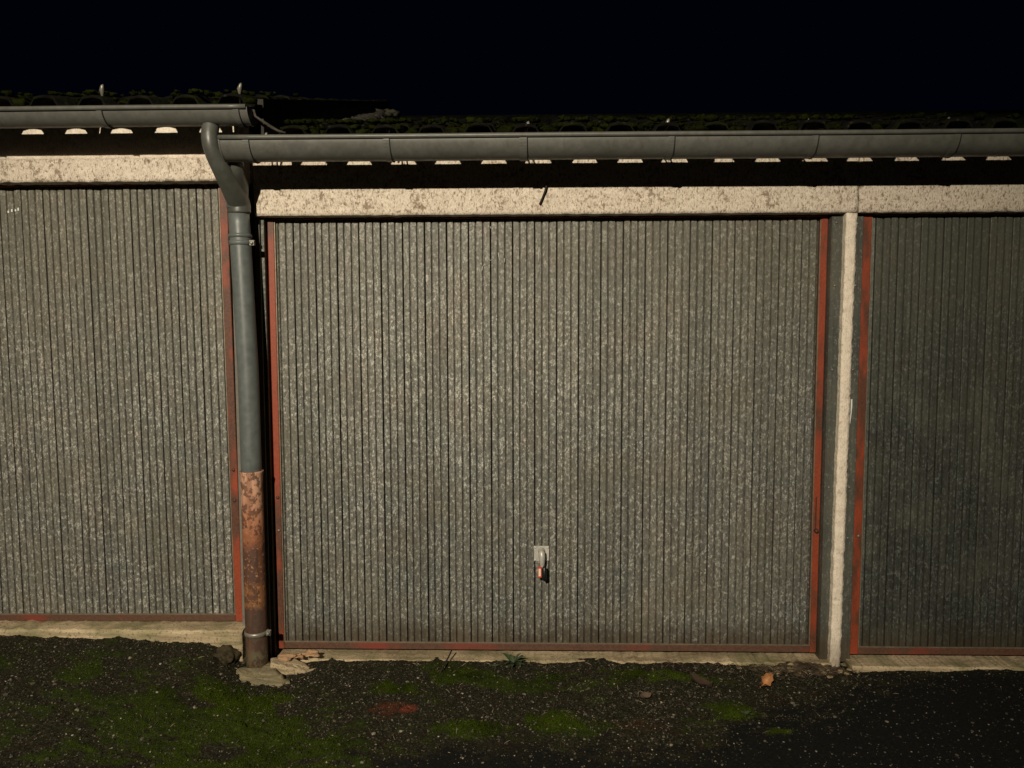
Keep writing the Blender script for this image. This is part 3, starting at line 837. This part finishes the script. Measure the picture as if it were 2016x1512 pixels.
# ------------------------------------------------------------------ key with tag hanging from the handle
kr = empty('key', (.053, .030, .372)); tag(kr, 'key with a red tag and black fob hanging from the door handle', 'key')
def key_parts():
    m = MB(); m.box(.0475, .0555, .0285, .0305, .356, .374, .0006); m.lathe((.0515, .0295, .378), [(.0085, -.0012), (.0085, .0012)], 'y', 14); m.build('key_bow', M['chrome'], None)
    m = MB(); m.tube([(.051 + .007 * math.cos(t), .028, .360 + .0085 * math.sin(t)) for t in [2 * math.pi * k / 18 for k in range(19)]], .0011, 6, False); m.build('ring', M['chrome'], None)
    m = MB(); m.box(.0315, .0505, .0270, .0305, .298, .352, .0012); ro = m.build('tag', M['keyred'], None)
    m = MB(); m.box(.0362, .0462, .0264, .0272, .306, .342); m.build('label_card', M['paper'], ro)
    m = MB(); m.tube([(.0625, .031, .352), (.063, .029, .345), (.0635, .028, .315), (.064, .0285, .290), (.064, .030, .283)], [.005, .0100, .0108, .0105, .005], 12); m.build('fob', M['black'], None)
adopt(kr, key_parts)
for o in kr.children: o.location.z += .022

# ------------------------------------------------------------------ small things by the doors
m = MB(); m.tube([(.074, -.022, 2.135), (.066, -.020, 2.100), (.050, -.016, 2.060), (.042, -.010, 2.040)], [.004, .0042, .004, .0055], 7)
tag(m.build('twig', M['twig'], None), 'short dark twig caught on the pale lintel above the middle door', 'twig')
def lead(o): return o
m = MB(); m.tube([(-.372, -.004, -.020), (-.384, -.05, -.036), (-.396, -.10, -.044), (-.410, -.165, surf(-.41, -.165) + .004)], [.003, .0042, .004, .003], 6, jit=.15)
tag(m.build('twig', M['twig'], None), 'dark twig leaning on the sill below the middle door, by green moss', 'twig')

# concrete footing round the pipe
def poly_slab(name, pts, z0, fz, mat, seed=0, top_rough=.006):
    m = MB(); cx = sum(p[0] for p in pts) / len(pts); cy = sum(p[1] for p in pts) / len(pts)
    ring = []
    for (xa, ya), (xb, yb) in zip(pts, pts[1:] + pts[:1]):
        for k in range(5):
            t = k / 5; x, y = xa + (xb - xa) * t, ya + (yb - ya) * t
            w = noise.noise(Vector((x * 30, y * 30, seed))) * .012; ring.append((x + w, y + w))
    n = len(ring); vs = []; levels = (1.0, .97, .8, .55, .3)
    for l in levels:
        for x, y in ring:
            X, Y = cx + (x - cx) * l, cy + (y - cy) * l
            vs.append((X, Y, fz(X, Y) - (.02 if l == 1 else 0) + top_rough * noise.fractal(Vector((X * 25, Y * 25, seed)), .7, 2, 3)))
    vs.append((cx, cy, fz(cx, cy)))
    vs += [(x * 1.0, y * 1.0, z0) for x, y in ring]
    fs = []
    for j in range(len(levels) - 1):
        for k in range(n): fs.append((j * n + k, j * n + (k + 1) % n, (j + 1) * n + (k + 1) % n, (j + 1) * n + k))
    c = len(levels) * n
    for k in range(n): fs.append(((len(levels) - 1) * n + k, (len(levels) - 1) * n + (k + 1) % n, c))
    for k in range(n): fs.append((c + 1 + k, c + 1 + (k + 1) % n, (k + 1) % n, k))
    m.add(vs, fs, True)
    return m.build(name, mat)
ft = empty('concrete_footing', (-1.20, -.18, -.09)); tag(ft, 'mossy concrete footing under the foot of the downpipe', 'footing')
def foot():
    poly_slab('slab', [(-1.385, -.30), (-1.35, -.20), (-1.34, -.09), (-1.21, -.05), (-1.15, -.13), (-1.06, -.235), (-1.10, -.275), (-1.22, -.285), (-1.28, -.31)], -.16,
              lambda x, y: -.058 - .018 * smooth(-.14, -.30, y), M['pad'], 4, .012)
    poly_slab('slab', [(-1.215, -.05), (-1.10, -.035), (-.985, -.085), (-1.03, -.125), (-1.13, -.135), (-1.19, -.115)], -.16,
              lambda x, y: -.040 - .032 * smooth(-1.16, -1.0, x), M['concrete'], 9, .010)
adopt(ft, foot)
m = MB(); m.blob((-1.425, -.11, -.022), (.075, .055, .050), 4, .22, 3)
m.v = [tuple(Vector(v) + (Vector(v) - Vector((-1.425, -.11, -.022))).normalized() * .012 * noise.fractal(Vector(v) * 45, .7, 2, 4)) for v in m.v]
tag(m.build('asphalt_lump', M['lump'], None, False), 'dark lump of broken asphalt left of the pipe foot', 'rubble')
for k, (x, y, s, lab) in enumerate([(-1.135, -.075, .030, 'flat ochre stone chip nearest the pipe foot on the footing'), (-1.085, -.06, .022, 'small buff stone chip between the two bigger ochre chips'),
                                    (-1.030, -.04, .030, 'orange ochre stone chip at the left end of the middle sill')]):
    m = MB(); m.blob((x, y + .012, -.036 + .2 * s), (s * 1.15, s * .7, s * .42), 11 + k, .5, 2)
    tag(m.build('stone_chip', M['stone'], None, False), lab, 'stone', 'broken stone chips beside the downpipe')

# fallen leaves
def leaf(loc, size, rot, curl, mat, label, seed):
    m = MB(); rnd = random.Random(seed); nu, nv = 9, 5; vs = []
    for i in range(nu):
        u = i / (nu - 1); w = math.sin(math.pi * min(1, u * .93 + .05)) ** .8 * .38 * size * (1 + .22 * rnd.uniform(-1, 1))
        for j in range(nv):
            v = (j / (nv - 1)) * 2 - 1
            vs.append(((u - .5) * size, v * w, curl * size * (v * v * .6 + (u - .4) ** 2 * 1.1) + rnd.uniform(-.06, .06) * size))
    k = len(vs); vs += [(x, y, z - .0008) for x, y, z in vs]
    fs = [(i * nv + j, (i + 1) * nv + j, (i + 1) * nv + j + 1, i * nv + j + 1) for i in range(nu - 1) for j in range(nv - 1)]
    fs += [tuple(k + q for q in f[::-1]) for f in fs]
    m.add(vs, fs, True)
    m.tube([(-.5 * size, 0, curl * size * .18), (-.72 * size, .03 * size, curl * size * .35)], .0012, 5)
    o = m.build('fallen_leaf', mat, None, False)
    o.location = loc; o.rotation_euler = rot
    tag(o, label, 'leaf', 'fallen leaves'); return o
leaf((1.025, -.205, surf(1.025, -.205) + .012), .062, (R(35), R(-20), R(40)), .9, M['leaf'], 'curled orange leaf standing on edge, below the right end of the middle door', 1)
leaf((.735, -.25, surf(.735, -.25) + .008), .095, (R(8), R(-6), R(150)), .35, M['leafbrown'], 'dark brown rotting leaf, left of the curled orange leaf', 2)
leaf((.480, -.365, surf(.48, -.365) + .008), .046, (R(10), R(8), R(10)), .5, M['leafpink'], 'small pale pinkish leaf lying lowest in front of the middle door', 3)

# weeds
def weed(x, y, n, size, label, seed, grp='weeds growing before the doors'):
    rnd = random.Random(seed); r0 = empty('weed', (x, y, surf(x, y))); tag(r0, label, 'weed', grp)
    for k in range(n):
        a = 2 * math.pi * k / n + rnd.uniform(-.25, .25); L = size * rnd.uniform(.6, 1.1); e = rnd.uniform(.3, 1.5); w = size * rnd.uniform(.10, .17)
        d = Vector((math.cos(a), math.sin(a), 0)); s = Vector((-math.sin(a), math.cos(a), 0)); m = MB(); vs = []; N = 5
        for i in range(N + 1):
            t = i / N; c = d * (L * t) + Vector((0, 0, L * e * (t - .55 * t * t))) ; ww = w * math.sin(math.pi * min(.97, .15 + t * .82))
            vs += [c - s * ww + Vector((0, 0, ww * .4)), c, c + s * ww + Vector((0, 0, ww * .4))]
        kk = len(vs); vs += [v - Vector((0, 0, .0008)) for v in vs]
        fs = []
        for i in range(N):
            for j in (0, 1): fs.append((i * 3 + j, i * 3 + 3 + j, i * 3 + 4 + j, i * 3 + 1 + j))
        fs += [tuple(kk + q for q in f[::-1]) for f in fs]
        m.add(vs, fs, True); m.build('leaf', M['weed'], r0, False)
weed(-.085, -.040, 22, .062, 'grey-green weed sprouting against the sill of the middle door', 5)
weed(.865, -.50, 14, .032, 'flat green weed in the dark ground, below the curled orange leaf', 8)
weed(-.17, -.075, 8, .028, 'tiny weed just left of the bigger grey-green one at the sill', 6)

# ------------------------------------------------------------------ loose stuff: pebbles, straw, moss tufts, litter
def with_tone(me, tones, per):
    a = me.attributes.new('tone', 'FLOAT', 'POINT'); vals = []
    for t in tones: vals += [t] * per
    a.data.foreach_set('value', vals)
def pebbles():
    rnd = random.Random(21); m = MB(); tones = []; vs, fs = ico(0)
    n = 0
    while n < 24000:
        x = rnd.uniform(-2.8, 2.5); y = rnd.uniform(-1.25, -.03)
        mo, g, r_ = masks(x, y)
        if rnd.random() > (.13 + .87 * g * (1 - .8 * min(1, mo))): continue
        s = min(.0085, .0017 * math.exp(abs(rnd.gauss(0, .55)))); q = (rnd.uniform(.7, 1.4), rnd.uniform(.7, 1.3), rnd.uniform(.45, .9)); a = rnd.uniform(0, 6.28)
        z = surf(x, y) + s * .2; ca, sa = math.cos(a), math.sin(a); out = []
        for v in vs:
            k = s * rnd.uniform(.78, 1.2); X, Y, Z = v[0] * q[0] * k, v[1] * q[1] * k, v[2] * q[2] * k
            out.append((x + X * ca - Y * sa, y + X * sa + Y * ca, z + Z))
        m.add(out, fs); tones.append(rnd.random() ** 2.6 * .75 if rnd.random() > .012 else rnd.uniform(.75, 1)); n += 1
    o = m.build('pebbles', M['pebble'], None, False); with_tone(o.data, tones, len(vs))
    tag(o, 'loose grit and pebbles scattered over the dark ground', kind='stuff')
pebbles()
def straws():
    rnd = random.Random(22); m = MB(); tones = []
    n = 0
    while n < 1250:
        if n < 330: x = rnd.gauss(1.20, .13); y = -.02 - abs(rnd.gauss(0, .055))
        elif n > 950: x = rnd.uniform(-.95, 1.45); y = -.012 - abs(rnd.gauss(0, .022))
        elif n < 420: x = rnd.gauss(.48, .12); y = rnd.gauss(-.33, .06)
        else: x = rnd.uniform(-1.6, 1.6); y = rnd.uniform(-.8, -.03)
        mo, g, r_ = masks(x, y)
        if g < rnd.random(): continue
        L = rnd.uniform(.008, .03) * (1.6 if n < 330 else 1); a = rnd.uniform(0, math.pi); z = surf(x, y) + .003
        d = Vector((math.cos(a) * L, math.sin(a) * L, rnd.uniform(-.1, .5) * L)); c = Vector((x, y, z + (.012 * rnd.random() if n < 330 else 0)))
        w = rnd.uniform(.0006, .0013)
        m.tube([c - d * .5, c + Vector((0, 0, L * .08)), c + d * .5], [w * .6, w, w * .4], 4, False); tones.append(rnd.random() ** 2.2); n += 1
    o = m.build('straw', M['straw'], None, False); with_tone(o.data, tones, 12)
    tag(o, 'bits of dry straw and stalk lying on the ground', kind='stuff')
straws()
def litter():
    rnd = random.Random(23); m = MB(); tones = []; vs, fs = ico(1)
    for k in range(230):
        x = rnd.gauss(1.24, .13); y = -.005 - abs(rnd.gauss(0, .045)); s = rnd.uniform(.005, .015)
        if x > 1.50: x = 1.44
        h = .018 * math.exp(-((x - 1.25) / .14) ** 2) * (1 if y > -.05 else .3)
        out = []
        for v in vs:
            kk = s * (1 + .4 * noise.noise(Vector(v) * 1.7 + Vector((k, k, 0))))
            out.append((x + v[0] * kk * 1.3, y + v[1] * kk, surf(x, y) + h + v[2] * kk * .5))
        m.add(out, fs, False); tones.append(rnd.random() ** 1.8)
    o = m.build('leaf_litter', M['litter'], None, False); with_tone(o.data, tones, len(vs))
    tag(o, 'brown leaf litter and crumbs heaped at the foot of the pale pillar', kind='stuff')
litter()
def moss_tufts():
    rnd = random.Random(24); m = MB(); n = 0
    while n < 60000:
        a, b, c, d, k = rnd.choice(MOSS); x = rnd.gauss(a, c * .8); y = rnd.gauss(b, d * .8)
        if y > -.03 or y < -1.25: continue
        mo, g, r_ = masks(x, y)
        mo += .3 * noise.noise(Vector((x * 20, y * 20, 2)))
        if mo < .25 + rnd.random() * .4: continue
        z = surf(x, y); h = rnd.uniform(.002, .0065); w = rnd.uniform(.0010, .0022); t = rnd.uniform(0, 6.28); dx, dy = math.cos(t) * w, math.sin(t) * w; l = rnd.uniform(-.003, .003)
        m.v += [(x - dx, y - dy, z - .001), (x + dx, y + dy, z - .001), (x + l, y + l * .6, z + h)]; q = len(m.v); m.f.append((q - 3, q - 2, q - 1)); m.sm.append(False); n += 1
    o = m.build('moss', M['moss'], None, False); tag(o, 'patches of bright green moss on the ground before the doors', kind='stuff')
moss_tufts()
